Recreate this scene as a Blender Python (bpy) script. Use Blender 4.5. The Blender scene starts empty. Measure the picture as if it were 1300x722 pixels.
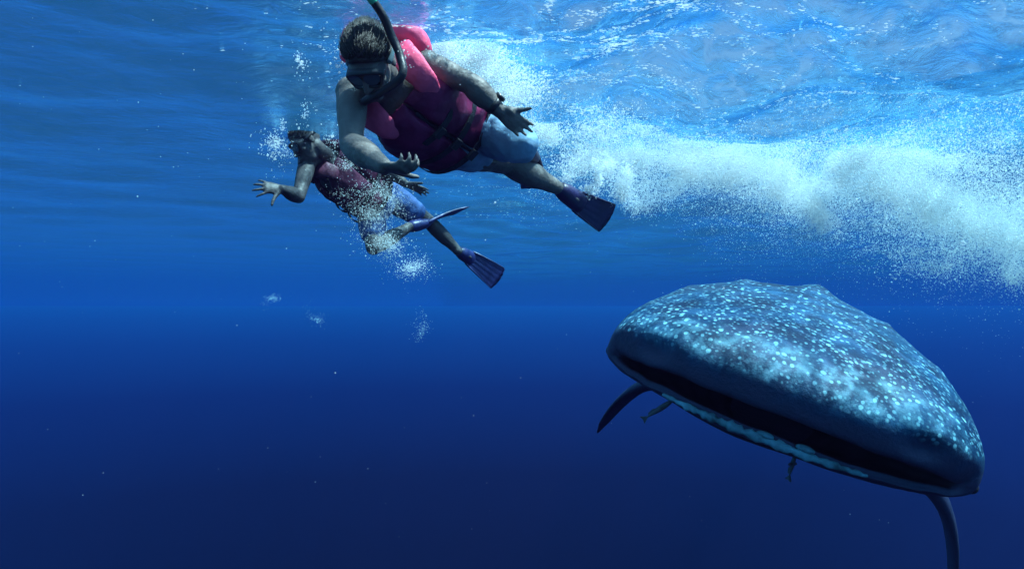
import bpy, bmesh, math, random
import numpy as np
from mathutils import Vector, Matrix, Quaternion
R = math.radians
random.seed(7); np.random.seed(7)
sc = bpy.context.scene
col = sc.collection

# ------------------------------------------------------------------ camera
F_PX, CX, CY, HZ = 847.0, 650.0, 361.0, 390.0      # focal length in photo pixels, centre, horizon row
cam_d = bpy.data.cameras.new('camera'); cam = bpy.data.objects.new('camera', cam_d); col.objects.link(cam)
cam_d.lens = 36*F_PX/1300.0; cam_d.sensor_width = 36; cam_d.clip_start = .02; cam_d.clip_end = 2000
PITCH = math.atan((HZ-CY)/F_PX)
cam.rotation_euler = (math.pi/2+PITCH, 0, 0)
sc.camera = cam
CAMM = cam.rotation_euler.to_matrix()
def at(px, py, Y):
    """the place at depth Y (metres ahead) seen at photo pixel px,py"""
    d = CAMM @ Vector(((px-CX)/F_PX, -(py-CY)/F_PX, -1))
    return d*(Y/d.y)

# ------------------------------------------------------------------ world: sky above, open deep water below
SUN_EL, SUN_AZ = R(63), R(104)       # azimuth measured from +Y (ahead) towards +X (right)
w = bpy.data.worlds.new('World'); sc.world = w; w.use_nodes = True
nt = w.node_tree; nt.nodes.clear()
def N(nt, t, **k):
    n = nt.nodes.new(t)
    for a, b in k.items(): setattr(n, a, b)
    return n
def L(nt, a, b): nt.links.new(a, b)
out = N(nt, 'ShaderNodeOutputWorld')
sky = N(nt, 'ShaderNodeTexSky', sky_type='NISHITA', sun_disc=False, sun_elevation=SUN_EL, sun_rotation=SUN_AZ, ozone_density=4, dust_density=.3, air_density=1.2)
bg1 = N(nt, 'ShaderNodeBackground'); bg1.inputs[1].default_value = .062
L(nt, sky.outputs[0], bg1.inputs[0])
tc = N(nt, 'ShaderNodeTexCoord'); sp = N(nt, 'ShaderNodeSeparateXYZ'); L(nt, tc.outputs['Generated'], sp.inputs[0])
mr = N(nt, 'ShaderNodeMapRange'); mr.inputs[1].default_value = -.6; mr.inputs[2].default_value = 0
L(nt, sp.outputs[2], mr.inputs[0])
cr = N(nt, 'ShaderNodeValToRGB'); L(nt, mr.outputs[0], cr.inputs[0])
WR = [(0, (.0065,.0012,.005)), (.43, (.0105,.0018,.0060)), (.60, (.009,.0035,.017)), (.80, (.004,.0105,.058)), (.92, (.003,.025,.110)), (.975, (.005,.038,.145)), (1, (.006,.047,.168))]
els = cr.color_ramp.elements
els[0].position, els[0].color = WR[0][0], WR[0][1]+(1,)
els[1].position, els[1].color = WR[-1][0], WR[-1][1]+(1,)
for p, c in WR[1:-1]:
    e = els.new(p); e.color = c+(1,)
bg2 = N(nt, 'ShaderNodeBackground'); L(nt, cr.outputs[0], bg2.inputs[0])
st = N(nt, 'ShaderNodeMapRange'); st.inputs[1].default_value = .003; st.inputs[2].default_value = .008
L(nt, sp.outputs[2], st.inputs[0])
mx = N(nt, 'ShaderNodeMixShader'); L(nt, st.outputs[0], mx.inputs[0]); L(nt, bg2.outputs[0], mx.inputs[1]); L(nt, bg1.outputs[0], mx.inputs[2])
L(nt, mx.outputs[0], out.inputs[0])

# ------------------------------------------------------------------ sun
sd = bpy.data.lights.new('sun', 'SUN'); sd.energy = 5; sd.angle = R(.5); sd.color = (1, .975, .94)
sun = bpy.data.objects.new('sun', sd); col.objects.link(sun); sun.location = (3, 3, 12)
sdir = Vector((math.sin(SUN_AZ)*math.cos(SUN_EL), math.cos(SUN_AZ)*math.cos(SUN_EL), math.sin(SUN_EL)))
sun.rotation_euler = (-sdir).to_track_quat('-Z', 'Y').to_euler()
sc.view_settings.view_transform = 'Standard'; sc.view_settings.look = 'None'
sc.view_settings.exposure = 1.38; sc.view_settings.gamma = 1
sc.cycles.use_denoising = True
sc.cycles.max_bounces = 24; sc.cycles.diffuse_bounces = 24; sc.cycles.transmission_bounces = 10; sc.cycles.transparent_max_bounces = 64
sc.cycles.sample_clamp_indirect = 8

# ------------------------------------------------------------------ materials
def mat(name, base=(.5,.5,.5), rough=.6, spec=.5, bump=0, bscale=30, var=0, vscale=8, trans=0):
    m = bpy.data.materials.new(name); m.use_nodes = True
    nt = m.node_tree; b = nt.nodes['Principled BSDF']
    b.inputs['Base Color'].default_value = (*base, 1); b.inputs['Roughness'].default_value = rough
    b.inputs['Specular IOR Level'].default_value = spec
    if trans: b.inputs['Transmission Weight'].default_value = trans
    tc = N(nt, 'ShaderNodeTexCoord')
    if var:
        n = N(nt, 'ShaderNodeTexNoise'); n.inputs['Scale'].default_value = vscale; n.inputs['Detail'].default_value = 5
        L(nt, tc.outputs['Object'], n.inputs['Vector'])
        r = N(nt, 'ShaderNodeMix', data_type='RGBA')
        r.inputs[6].default_value = (*[c*(1-var) for c in base], 1); r.inputs[7].default_value = (*[min(1, c*(1+var)) for c in base], 1)
        mr = N(nt, 'ShaderNodeMapRange'); mr.inputs[1].default_value = .3; mr.inputs[2].default_value = .7
        L(nt, n.outputs[0], mr.inputs[0]); L(nt, mr.outputs[0], r.inputs[0]); L(nt, r.outputs[2], b.inputs['Base Color'])
    if bump:
        n = N(nt, 'ShaderNodeTexNoise'); n.inputs['Scale'].default_value = bscale; n.inputs['Detail'].default_value = 6
        L(nt, tc.outputs['Object'], n.inputs['Vector'])
        bp = N(nt, 'ShaderNodeBump'); bp.inputs['Strength'].default_value = bump; bp.inputs['Distance'].default_value = .01
        L(nt, n.outputs[0], bp.inputs['Height']); L(nt, bp.outputs[0], b.inputs['Normal'])
    return m
M = dict(
    skin=mat('skin', (.15,.13,.12), .55, .4, .35, 60, .18, 14),
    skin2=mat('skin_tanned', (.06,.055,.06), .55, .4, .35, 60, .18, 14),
    hair=mat('hair', (.035,.032,.028), .5, .4, .4, 160, .5, 60),
    hair_dark=mat('hair_dark', (.02,.02,.025), .5, .4, .4, 160, .4, 60),
    vest=mat('vest_nylon', (.19,.005,.06), .6, .4, .6, 22, .25, 9),
    vest_pad=mat('vest_shoulder_nylon', (.95,.09,.20), .6, .4, .5, 26, .15, 9),
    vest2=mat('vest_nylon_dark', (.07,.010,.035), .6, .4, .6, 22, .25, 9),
    belt=mat('webbing', (.02,.02,.03), .7, .3, .5, 200),
    buckle=mat('buckle_plastic', (.03,.03,.035), .3, .5),
    shorts=mat('shorts_cloth', (.22,.38,.54), .75, .3, .7, 24, .25, 8),
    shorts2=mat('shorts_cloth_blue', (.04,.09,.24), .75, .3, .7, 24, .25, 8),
    rubber=mat('black_rubber', (.025,.025,.03), .45, .5, .2, 60),
    finr=mat('fin_rubber', (.02,.016,.075), .4, .5, .2, 40, .25, 12),
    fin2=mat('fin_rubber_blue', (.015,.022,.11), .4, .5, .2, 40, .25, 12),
    silicone=mat('clear_silicone', (.10,.17,.20), .25, .6, .1, 40),
    glass=mat('lens_glass', (.06,.11,.15), .05, .8),
    eye=mat('eye_white', (.7,.7,.68), .2, .5),
    red=mat('red_plastic', (.8,.05,.06), .4, .5), yellow=mat('yellow_plastic', (.8,.65,.12), .4, .5),
    green=mat('green_plastic', (.05,.5,.3), .4, .5),
    fish=mat('remora_skin', (.05,.06,.075), .5, .5, .2, 80, .4, 30),
    mouthm=mat('mouth_lining', (.035,.03,.045), .7, .3, .4, 20, .4, 12),
    lip=mat('pale_lip_skin', (.10,.26,.33), .55, .4, .8, 22, .75, 17),
)
bub = mat('bubble_white', (.95,.99,1.0), .35, .5)
nt = bub.node_tree; pr = nt.nodes['Principled BSDF']; mo = [n for n in nt.nodes if n.type == 'OUTPUT_MATERIAL'][0]
tl = N(nt, 'ShaderNodeBsdfTranslucent'); tl.inputs[0].default_value = (.96, .99, 1, 1)
ms = N(nt, 'ShaderNodeMixShader'); ms.inputs[0].default_value = .55
tr = N(nt, 'ShaderNodeBsdfTransparent'); ms2 = N(nt, 'ShaderNodeMixShader'); ms2.inputs[0].default_value = .58
L(nt, pr.outputs[0], ms.inputs[1]); L(nt, tl.outputs[0], ms.inputs[2]); L(nt, ms.outputs[0], ms2.inputs[1]); L(nt, tr.outputs[0], ms2.inputs[2]); L(nt, ms2.outputs[0], mo.inputs[0])
M['bubble'] = bub

def water_material():
    m = bpy.data.materials.new('water_surface'); m.use_nodes = True; nt = m.node_tree; nt.nodes.clear()
    o = N(nt, 'ShaderNodeOutputMaterial'); g = N(nt, 'ShaderNodeBsdfGlass'); g.inputs['IOR'].default_value = 1.33; g.inputs['Roughness'].default_value = .01
    g.inputs['Color'].default_value = (.36, .76, 1, 1)
    t = N(nt, 'ShaderNodeBsdfTransparent'); t.inputs[0].default_value = (.80, .93, 1, 1)
    mix = N(nt, 'ShaderNodeMixShader'); mix.inputs[0].default_value = .42
    lw = N(nt, 'ShaderNodeLayerWeight'); lw.inputs[0].default_value = .5
    fr = N(nt, 'ShaderNodeMapRange', interpolation_type='SMOOTHSTEP'); L(nt, lw.outputs['Facing'], fr.inputs[0])
    for k_, v_ in enumerate((.15, .60, .85, .02)): fr.inputs[k_+1].default_value = v_
    # noise in the transparency imitates dappled sunlight below the ripples
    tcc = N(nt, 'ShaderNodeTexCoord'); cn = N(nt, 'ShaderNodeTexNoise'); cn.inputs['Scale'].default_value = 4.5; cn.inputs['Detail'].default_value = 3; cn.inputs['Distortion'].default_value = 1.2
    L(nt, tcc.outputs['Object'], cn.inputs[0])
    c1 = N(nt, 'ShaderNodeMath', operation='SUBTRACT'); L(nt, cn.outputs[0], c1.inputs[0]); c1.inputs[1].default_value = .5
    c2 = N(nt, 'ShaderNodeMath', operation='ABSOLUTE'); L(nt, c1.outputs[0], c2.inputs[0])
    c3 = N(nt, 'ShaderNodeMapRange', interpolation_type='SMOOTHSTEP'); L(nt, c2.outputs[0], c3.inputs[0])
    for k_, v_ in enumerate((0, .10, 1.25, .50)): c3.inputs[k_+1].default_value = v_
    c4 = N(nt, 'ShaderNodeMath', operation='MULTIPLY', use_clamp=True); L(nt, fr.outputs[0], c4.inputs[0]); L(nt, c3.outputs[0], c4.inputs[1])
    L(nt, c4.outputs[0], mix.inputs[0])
    tc = N(nt, 'ShaderNodeTexCoord')
    mp = N(nt, 'ShaderNodeMapping'); mp.inputs['Scale'].default_value = (1, 1.3, 1); L(nt, tc.outputs['Object'], mp.inputs[0])
    n1 = N(nt, 'ShaderNodeTexNoise'); n1.inputs['Scale'].default_value = 7; n1.inputs['Detail'].default_value = 7; n1.inputs['Roughness'].default_value = .6; n1.inputs['Distortion'].default_value = .6
    L(nt, mp.outputs[0], n1.inputs[0])
    at_ = N(nt, 'ShaderNodeAttribute', attribute_name='chop')
    bp = N(nt, 'ShaderNodeBump'); bp.inputs['Distance'].default_value = .14
    L(nt, at_.outputs['Fac'], bp.inputs['Strength']); L(nt, n1.outputs[0], bp.inputs['Height'])
    L(nt, bp.outputs[0], g.inputs['Normal'])
    tl = N(nt, 'ShaderNodeBsdfTranslucent'); tl.inputs[0].default_value = (.06, .40, .95, 1)      # fine aeration, its blue standing in for light scattered under the surface
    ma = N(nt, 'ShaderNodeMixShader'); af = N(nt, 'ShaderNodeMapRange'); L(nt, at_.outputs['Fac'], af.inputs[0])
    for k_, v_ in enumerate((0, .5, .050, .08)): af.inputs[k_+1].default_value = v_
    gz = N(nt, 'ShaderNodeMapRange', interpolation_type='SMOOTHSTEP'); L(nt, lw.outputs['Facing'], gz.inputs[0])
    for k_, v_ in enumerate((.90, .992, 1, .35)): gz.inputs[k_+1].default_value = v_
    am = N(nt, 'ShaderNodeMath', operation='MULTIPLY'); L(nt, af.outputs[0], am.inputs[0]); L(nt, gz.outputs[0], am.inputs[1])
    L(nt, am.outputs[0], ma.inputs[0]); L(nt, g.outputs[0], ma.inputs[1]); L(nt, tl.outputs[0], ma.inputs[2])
    L(nt, ma.outputs[0], mix.inputs[1]); L(nt, t.outputs[0], mix.inputs[2]); L(nt, mix.outputs[0], o.inputs[0])
    return m

# ------------------------------------------------------------------ helpers
def tag(o, label=None, cat=None, group=None, kind=None):
    if label: o['label'] = label
    if cat: o['category'] = cat
    if group: o['group'] = group
    if kind: o['kind'] = kind
    return o
def empty(name, loc, label, cat, group=None):
    o = bpy.data.objects.new(name, None); o.location = loc; o.empty_display_size = .1; col.objects.link(o)
    return tag(o, label, cat, group)
def link(name, me, m, parent=None, smooth=True):
    if smooth: me.shade_smooth()
    if m is not None: me.materials.append(m)
    o = bpy.data.objects.new(name, me); col.objects.link(o)
    if parent is not None: o.parent = parent
    return o
class B:
    """collects closed shapes in world coordinates"""
    def __init__(s): s.v = []; s.f = []
    def add(s, v, f):
        k = len(s.v); s.v += [tuple(p) for p in v]; s.f += [tuple(i+k for i in q) for q in f]; return s
    def tube(s, pts, rad, seg=14, flat=None, k=1.0, cap=True, sub=1):
        """flat: direction along which the section is scaled by k (number or list)"""
        pts = [Vector(p) for p in pts]; rad = list(rad)
        ks = list(k) if hasattr(k, '__len__') else [k]*len(pts)
        if sub > 1:                                     # Catmull-Rom refinement
            P, RR, KK = [], [], []
            n = len(pts)
            for i in range(n-1):
                a, b, c, d = pts[max(i-1,0)], pts[i], pts[i+1], pts[min(i+2,n-1)]
                for j in range(sub):
                    t = j/sub
                    P.append(.5*((2*b)+(c-a)*t+(2*a-5*b+4*c-d)*t*t+(3*b-a-3*c+d)*t**3))
                    t2 = t*t*(3-2*t)
                    RR.append(rad[i]*(1-t2)+rad[i+1]*t2); KK.append(ks[i]*(1-t2)+ks[i+1]*t2)
            P.append(pts[-1]); RR.append(rad[-1]); KK.append(ks[-1]); pts, rad, ks = P, RR, KK
        n = len(pts)
        T = [(pts[min(i+1,n-1)]-pts[max(i-1,0)]).normalized() for i in range(n)]
        if flat is None:
            u = T[0].orthogonal().normalized()
        else:
            u = Vector(flat); u = (u-T[0]*u.dot(T[0])).normalized()
        rings = []
        fr = []
        for i in range(n):
            u = (u-T[i]*u.dot(T[i])).normalized(); fr.append((u.copy(), T[i].cross(u)))
        def ring(c, r, i, kk):
            a, b = fr[i]; return [c+a*(math.cos(2*math.pi*j/seg)*r*kk)+b*(math.sin(2*math.pi*j/seg)*r) for j in range(seg)]
        if cap:
            for q in (80, 55, 28):
                rings.append(ring(pts[0]-T[0]*rad[0]*min(1,ks[0])*math.sin(R(q)), rad[0]*math.cos(R(q)), 0, ks[0]))
        for i in range(n): rings.append(ring(pts[i], rad[i], i, ks[i]))
        if cap:
            for q in (28, 55, 80):
                rings.append(ring(pts[-1]+T[-1]*rad[-1]*min(1,ks[-1])*math.sin(R(q)), rad[-1]*math.cos(R(q)), n-1, ks[-1]))
        v = [p for r in rings for p in r]; f = []
        for i in range(len(rings)-1):
            for j in range(seg):
                a, b = i*seg+j, i*seg+(j+1)%seg
                f.append((a, b, b+seg, a+seg))
        f.append(tuple(range(seg))[::-1]); f.append(tuple((len(rings)-1)*seg+j for j in range(seg)))
        return s.add(v, f)
    def ell(s, c, r, M3=None, seg=18, rg=12):
        """ellipsoid: r radii on the axes of M3 (3x3)"""
        M3 = M3 or Matrix.Identity(3); c = Vector(c); v = []; f = []
        for i in range(rg+1):
            a = math.pi*(i+.0)/rg
            a = min(max(a, .05), math.pi-.05)
            for j in range(seg):
                b = 2*math.pi*j/seg
                v.append(c+M3 @ Vector((r[0]*math.sin(a)*math.cos(b), r[1]*math.sin(a)*math.sin(b), r[2]*math.cos(a))))
        for i in range(rg):
            for j in range(seg):
                a, b = i*seg+j, i*seg+(j+1)%seg
                f.append((a, a+seg, b+seg, b))
        f.append(tuple(range(seg))); f.append(tuple(rg*seg+j for j in range(seg))[::-1])
        return s.add(v, f)
    def box(s, c, h, M3=None, bev=.2):
        """bevelled box, half sizes h"""
        M3 = M3 or Matrix.Identity(3); c = Vector(c)
        bm = bmesh.new(); bmesh.ops.create_cube(bm, size=2)
        for p in bm.verts: p.co = Vector((p.co.x*h[0], p.co.y*h[1], p.co.z*h[2]))
        bmesh.ops.bevel(bm, geom=bm.edges[:], offset=min(h)*bev*2, segments=2, affect='EDGES', profile=.5)
        v = [c+M3 @ p.co for p in bm.verts]; f = [tuple(q.index for q in fa.verts) for fa in bm.faces]; bm.free()
        return s.add(v, f)
    def loft(s, rings, caps=True):
        seg = len(rings[0]); v = [p for r in rings for p in r]; f = []
        for i in range(len(rings)-1):
            for j in range(seg):
                a, b = i*seg+j, i*seg+(j+1)%seg; f.append((a, b, b+seg, a+seg))
        if caps: f.append(tuple(range(seg))[::-1]); f.append(tuple((len(rings)-1)*seg+j for j in range(seg)))
        return s.add(v, f)
    def mesh(s, name, off):
        me = bpy.data.meshes.new(name); off = Vector(off)
        me.from_pydata([Vector(p)-off for p in s.v], [], s.f); me.update()
        bm = bmesh.new(); bm.from_mesh(me); bmesh.ops.recalc_face_normals(bm, faces=bm.faces[:]); bm.to_mesh(me); bm.free()
        return me
    def put(s, name, m, root, smooth=True, parent=None):
        par = parent or root
        return link(name, s.mesh(name, root.matrix_off), m, par, smooth)
    def fuse(s, name, m, root, voxel=.006, it=4, fac=.5, disp=0, dsc=30, parent=None):
        """voxel-fuse the closed shapes into one continuous skin and relax it"""
        me = s.mesh(name, root.matrix_off)
        o = bpy.data.objects.new('tmp', me); col.objects.link(o)
        r = o.modifiers.new('r', 'REMESH'); r.mode = 'VOXEL'; r.voxel_size = voxel; r.adaptivity = 0
        q = o.modifiers.new('s', 'SMOOTH'); q.iterations = it; q.factor = fac
        dg = bpy.context.evaluated_depsgraph_get(); me2 = bpy.data.meshes.new_from_object(o.evaluated_get(dg))
        bpy.data.objects.remove(o); me2.name = name
        if disp:
            from mathutils import noise as nz
            for p in me2.vertices:
                p.co += p.normal*disp*nz.noise(p.co*dsc)
        return link(name, me2, m, parent or root)
class Root:
    """an Empty plus the offset its children's meshes are written against"""
def rooted(name, loc, label, cat, group=None):
    e = empty(name, loc, label, cat, group)
    return e
bpy.types.Object.matrix_off = property(lambda s: s.location)

def basis(x, y, z):
    return Matrix((x, y, z)).transposed()

# ------------------------------------------------------------------ the water's surface
SURF = 1.13
rs = np.random.RandomState(11)
NW = 70
w_l = np.exp(rs.uniform(math.log(.16), math.log(3.2), NW))
w_a = R(100)+rs.normal(0, .75, NW)
w_k = 2*math.pi/w_l; w_p = rs.uniform(0, 6.28, NW)
w_s = .056*np.where(w_l < .5, .9, 1.25)               # slope of each component
def chopf(x, y):
    c = 1/(1+np.exp(-(x+.55+0.10*(y-3))*3.2))          # calm on the left, churned by the swimmers and the wake on the right
    return .16+.84*c
def wave(x, y, res=None):
    x = np.asarray(x, float); y = np.asarray(y, float)
    h = np.zeros_like(x)
    xw = x+.12*np.sin(y*1.7+x*.6); yw = y+.10*np.sin(x*2.1-y*.4)
    for l, a, k, p, sl in zip(w_l, w_a, w_k, w_p, w_s):
        amp = sl/k
        if res is not None: amp = amp*np.clip((l/res-3)/4, 0, 1)
        ph = k*(xw*math.cos(a)+yw*math.sin(a))+p
        h += amp*(np.sin(ph)+.35*np.sin(2*ph+.7))
    return SURF+h*chopf(x, y)/(1+(np.hypot(x, y)/6.5)**2)**.75*1.15
def build_water():
    rings = np.exp(np.linspace(math.log(.25), math.log(600), 560))
    fine = np.linspace(R(90-48), R(90+48), 620); rest = np.linspace(R(90+48), R(360+90-48), 120)[1:-1]
    ang = np.concatenate([fine, rest]); n, m = len(rings), len(ang)
    rr, aa = np.meshgrid(rings, ang, indexing='ij')
    x = rr*np.cos(aa); y = rr*np.sin(aa)
    res = rr*.0145
    z = wave(x, y, res)
    co = np.stack([x, y, z], -1).reshape(-1, 3)
    i, j = np.meshgrid(np.arange(n-1), np.arange(m), indexing='ij'); j2 = (j+1) % m
    q = np.stack([i*m+j, (i+1)*m+j, (i+1)*m+j2, i*m+j2], -1).reshape(-1, 4)
    # centre cap
    co = np.vstack([co, [[0, 0, SURF]]]); c = len(co)-1
    me = bpy.data.meshes.new('water_surface')
    tri = [(c, k, (k+1) % m) for k in range(m)]
    me.vertices.add(len(co)); me.vertices.foreach_set('co', co.ravel())
    loops = np.concatenate([q.ravel(), np.array(tri).ravel()])
    me.loops.add(len(loops)); me.loops.foreach_set('vertex_index', loops)
    tot = np.concatenate([np.full(len(q), 4), np.full(len(tri), 3)])
    me.polygons.add(len(tot)); me.polygons.foreach_set('loop_start', np.concatenate([[0], np.cumsum(tot)[:-1]])); me.polygons.foreach_set('loop_total', tot)
    me.update(calc_edges=True)
    a = me.attributes.new('chop', 'FLOAT', 'POINT')
    ch = chopf(co[:, 0], co[:, 1]); fade = np.clip(6/np.hypot(co[:, 0], co[:, 1]).clip(.1), .15, 1)
    a.data.foreach_set('value', (ch*.8*fade).astype(np.float32))
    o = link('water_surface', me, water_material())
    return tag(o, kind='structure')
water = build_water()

# ------------------------------------------------------------------ whale shark
def build_shark():
    org = at(984, 512, 1.98)
    Bk = Vector((.40, 1, -.13)).normalized()
    A0 = Bk.cross(Vector((0,0,1))).normalized(); U0 = A0.cross(Bk).normalized()
    ro = R(19)
    A = A0*math.cos(ro)-U0*math.sin(ro); U = U0*math.cos(ro)+A0*math.sin(ro)
    root = empty('whale_shark', org, 'huge spotted whale shark swimming at the camera with its wide mouth open', 'whale shark')
    root.rotation_euler = basis(A, Bk, U).to_euler()
    # rings: (y_top, y_low, halfwidth, z_top, z_low, D sweep of the corners, q_top, q_low, zc)
    K = [
     (.80,.80,.16,.02,-.16,.00,.9,.9,-.06),
     (.45,.45,.36,.00,-.13,.12,.8,.9,-.06),
     (.18,.22,.49,.000,-.15,.24,.8,.9,-.045),
     (.05,.14,.525,-.024,-.108,.30,.8,.8,-.04),
     (.005,.090,.540,-.026,-.094,.33,.75,.75,-.035),
     (-.012,.080,.555,.006,-.100,.34,.6,.7,-.03),
     (-.020,.082,.572,.055,-.116,.35,.5,.7,-.025),
     (-.004,.090,.590,.100,-.122,.35,.56,.7,-.02),
     (.036,.125,.604,.145,-.132,.35,.60,.7,-.015),
     (.11,.19,.618,.195,-.140,.34,.64,.75,-.01),
     (.24,.30,.632,.262,-.145,.31,.68,.8,0),
     (.45,.47,.650,.345,-.150,.26,.72,.85,0),
     (.70,.70,.660,.420,-.160,.20,.74,.9,0),
     (1.0,1.0,.665,.495,-.175,.12,.82,.95,0),
     (1.35,1.35,.650,.545,-.20,.05,.9,1,0),
     (1.8,1.8,.57,.555,-.23,0,.95,1,0),
     (2.3,2.3,.50,.52,-.25,0,1,1,0),
     (2.9,2.9,.41,.45,-.24,0,1,1,0),
     (3.6,3.6,.29,.34,-.25,0,1,1,0),
     (4.3,4.3,.18,.24,-.15,0,1,1,0),
     (4.9,4.9,.09,.16,-.06,0,1,1,0),
     (5.2,5.2,.035,.10,-.01,0,1,1,.03)]
    K = np.array(K); seg = 120
    # refine rings
    t = np.arange(len(K)); tf = np.linspace(0, len(K)-1, (len(K)-1)*4+1)
    def cr(P):
        o = []
        for x in tf:
            i = min(int(x), len(P)-2); u = x-i; a, b, c, d = P[max(i-1,0)], P[i], P[i+1], P[min(i+2,len(P)-1)]
            o.append(.5*(2*b+(c-a)*u+(2*a-5*b+4*c-d)*u*u+(3*b-a-3*c+d)*u**3))
        return np.array(o)
    Kf = cr(K)
    from mathutils import noise as nz
    co = []
    for y1, y2, wd, zt, zl, D, q1, q2, zc in Kf:
        for j in range(seg):
            th = 2*math.pi*j/seg; c, s = math.cos(th), math.sin(th)
            u = c
            if s >= 0: z = zc+(zt-zc)*abs(s)**max(q1,.3); y = zc*0+y1
            else: z = zc+(zl-zc)*abs(s)**max(q2,.3); y = y1+(y2-y1)*min(1, abs(s)*1.6)
            x = wd*c
            y += D*(1-math.sqrt(max(0, 1-.93*u*u)))
            # ridges along the back and the flat depression between the eyes
            if s > 0 and y1 > .25:
                k = min(1, (y1-.25)/.6)
                z += k*(.006+.045*min(1, max(0, y1-.9)/.5))*math.exp(-(x/(.04+.03*k))**2)
                for rx in (.27, .45): z += k*.014*math.exp(-((abs(x)-rx*wd/.6)/.03)**2)
            # nostril folds beside the mouth corners
            if y1 < .06 and s > .1:
                for sx in (-1, 1):
                    g = math.exp(-((x-sx*.40)/.055)**2)*math.exp(-((z-.03)/.035)**2)
                    y += .035*g
            n = nz.noise(Vector((x*5, y*5, z*5)))*.008
            z += n if y1 > .02 else n*.6+.006*nz.noise(Vector((x*11, 3.1, z*6)))
            if y1 < .12: z += .004*nz.noise(Vector((x*24, y*10, 1)))
            co.append((x, y, z))
    f = []; nr = len(Kf)
    for i in range(nr-1):
        for j in range(seg):
            a, b = i*seg+j, i*seg+(j+1)%seg; f.append((a, b, b+seg, a+seg))
    f.append(tuple(range(seg))[::-1]); f.append(tuple((nr-1)*seg+j for j in range(seg)))
    me = bpy.data.meshes.new('body'); me.from_pydata(co, [], f); me.update()
    bm = bmesh.new(); bm.from_mesh(me); bmesh.ops.recalc_face_normals(bm, faces=bm.faces[:]); bm.to_mesh(me); bm.free()
    # skin
    m = bpy.data.materials.new('whale_shark_skin'); m.use_nodes = True; nt = m.node_tree; b = nt.nodes['Principled BSDF']
    b.inputs['Roughness'].default_value = .5; b.inputs['Specular IOR Level'].default_value = .2
    tc = N(nt, 'ShaderNodeTexCoord'); sp = N(nt, 'ShaderNodeSeparateXYZ'); L(nt, tc.outputs['Object'], sp.inputs[0])
    def math_(op, a, b_=None, c=None):
        n = N(nt, 'ShaderNodeMath', operation=op)
        for k, v in enumerate((a, b_, c)):
            if v is None: continue
            if isinstance(v, (int, float)): n.inputs[k].default_value = v
            else: L(nt, v, n.inputs[k])
        return n.outputs[0]
    def rng(a, lo, hi, o1=0, o2=1):
        n = N(nt, 'ShaderNodeMapRange', interpolation_type='SMOOTHSTEP'); L(nt, a, n.inputs[0])
        for k, v in enumerate((lo, hi, o1, o2)): n.inputs[k+1].default_value = v
        return n.outputs[0]
    def noise_(sc_, det=4, rough=.5, vec=None, scl=None):
        n = N(nt, 'ShaderNodeTexNoise'); n.inputs['Scale'].default_value = sc_; n.inputs['Detail'].default_value = det; n.inputs['Roughness'].default_value = rough
        L(nt, vec or tc.outputs['Object'], n.inputs['Vector']); return n.outputs[0]
    def vor(scale, th, soft, rnd, stretch=(1,1,.9)):
        mp = N(nt, 'ShaderNodeMapping'); mp.inputs['Scale'].default_value = stretch; L(nt, tc.outputs['Object'], mp.inputs[0])
        wv = N(nt, 'ShaderNodeTexNoise'); wv.inputs['Scale'].default_value = 6; L(nt, mp.outputs[0], wv.inputs['Vector'])
        va = N(nt, 'ShaderNodeVectorMath', operation='MULTIPLY_ADD'); L(nt, wv.outputs[1], va.inputs[0]); va.inputs[1].default_value = (.05,.05,.05); L(nt, mp.outputs[0], va.inputs[2])
        v = N(nt, 'ShaderNodeTexVoronoi'); v.inputs['Scale'].default_value = scale; v.inputs['Randomness'].default_value = rnd
        L(nt, va.outputs[0], v.inputs['Vector'])
        # each spot gets its own size
        sz = N(nt, 'ShaderNodeSeparateColor'); L(nt, v.outputs['Color'], sz.inputs[0])
        d = math_('ADD', v.outputs['Distance'], math_('MULTIPLY', sz.outputs[0], .12))
        return rng(d, th, th+soft, 1, 0)
    big = vor(31, .22, .09, .62)
    small = vor(34, .20, .16, .9)
    fine = vor(62, .22, .2, 1)
    x, y, z = sp.outputs
    ax = math_('ABSOLUTE', x)
    # near the jaw the pattern becomes small and crowded, over the back large and spaced
    head = rng(math_('ADD', y, math_('MULTIPLY', ax, -.35)), .15, .75, 1, 0)
    s1 = math_('MULTIPLY', small, math_('MULTIPLY', rng(head, 0, 1, .18, .80), rng(noise_(7), .36, .56, .25, 1)))
    s2 = math_('MULTIPLY', fine, math_('MULTIPLY', head, .30))
    spots = math_('MAXIMUM', math_('MULTIPLY', big, rng(head, 0, 1, .95, .55)), math_('MAXIMUM', s1, s2))
    # pale mottled rim over the upper lip
    rim = rng(math_('ADD', math_('SUBTRACT', y, math_('MULTIPLY', math_('MULTIPLY', x, x), .62)), math_('MULTIPLY', math_('SUBTRACT', noise_(9, 3), .5), .16)), .035, .105, 1, 0)
    rim = math_('MULTIPLY', rim, rng(ax, .34, .55, 1, .35))
    rim = math_('MULTIPLY', rim, rng(math_('ADD', z, math_('MULTIPLY', math_('SUBTRACT', noise_(12, 4), .5), .07)), .025, .075))
    mott = rng(noise_(20, 5, .65), .42, .62)
    rimv = math_('MULTIPLY', rim, math_('MULTIPLY_ADD', mott, .22, .03))
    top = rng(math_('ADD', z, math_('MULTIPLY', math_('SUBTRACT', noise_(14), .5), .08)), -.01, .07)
    pal = math_('MAXIMUM', math_('MULTIPLY', spots, rng(z, .03, .08)), rimv)
    c1 = N(nt, 'ShaderNodeMix', data_type='RGBA'); c1.inputs[6].default_value = (.002,.022,.066,1); c1.inputs[7].default_value = (.004,.062,.15,1)
    L(nt, rng(noise_(5, 6, .6), .35, .65), c1.inputs[0])
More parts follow.
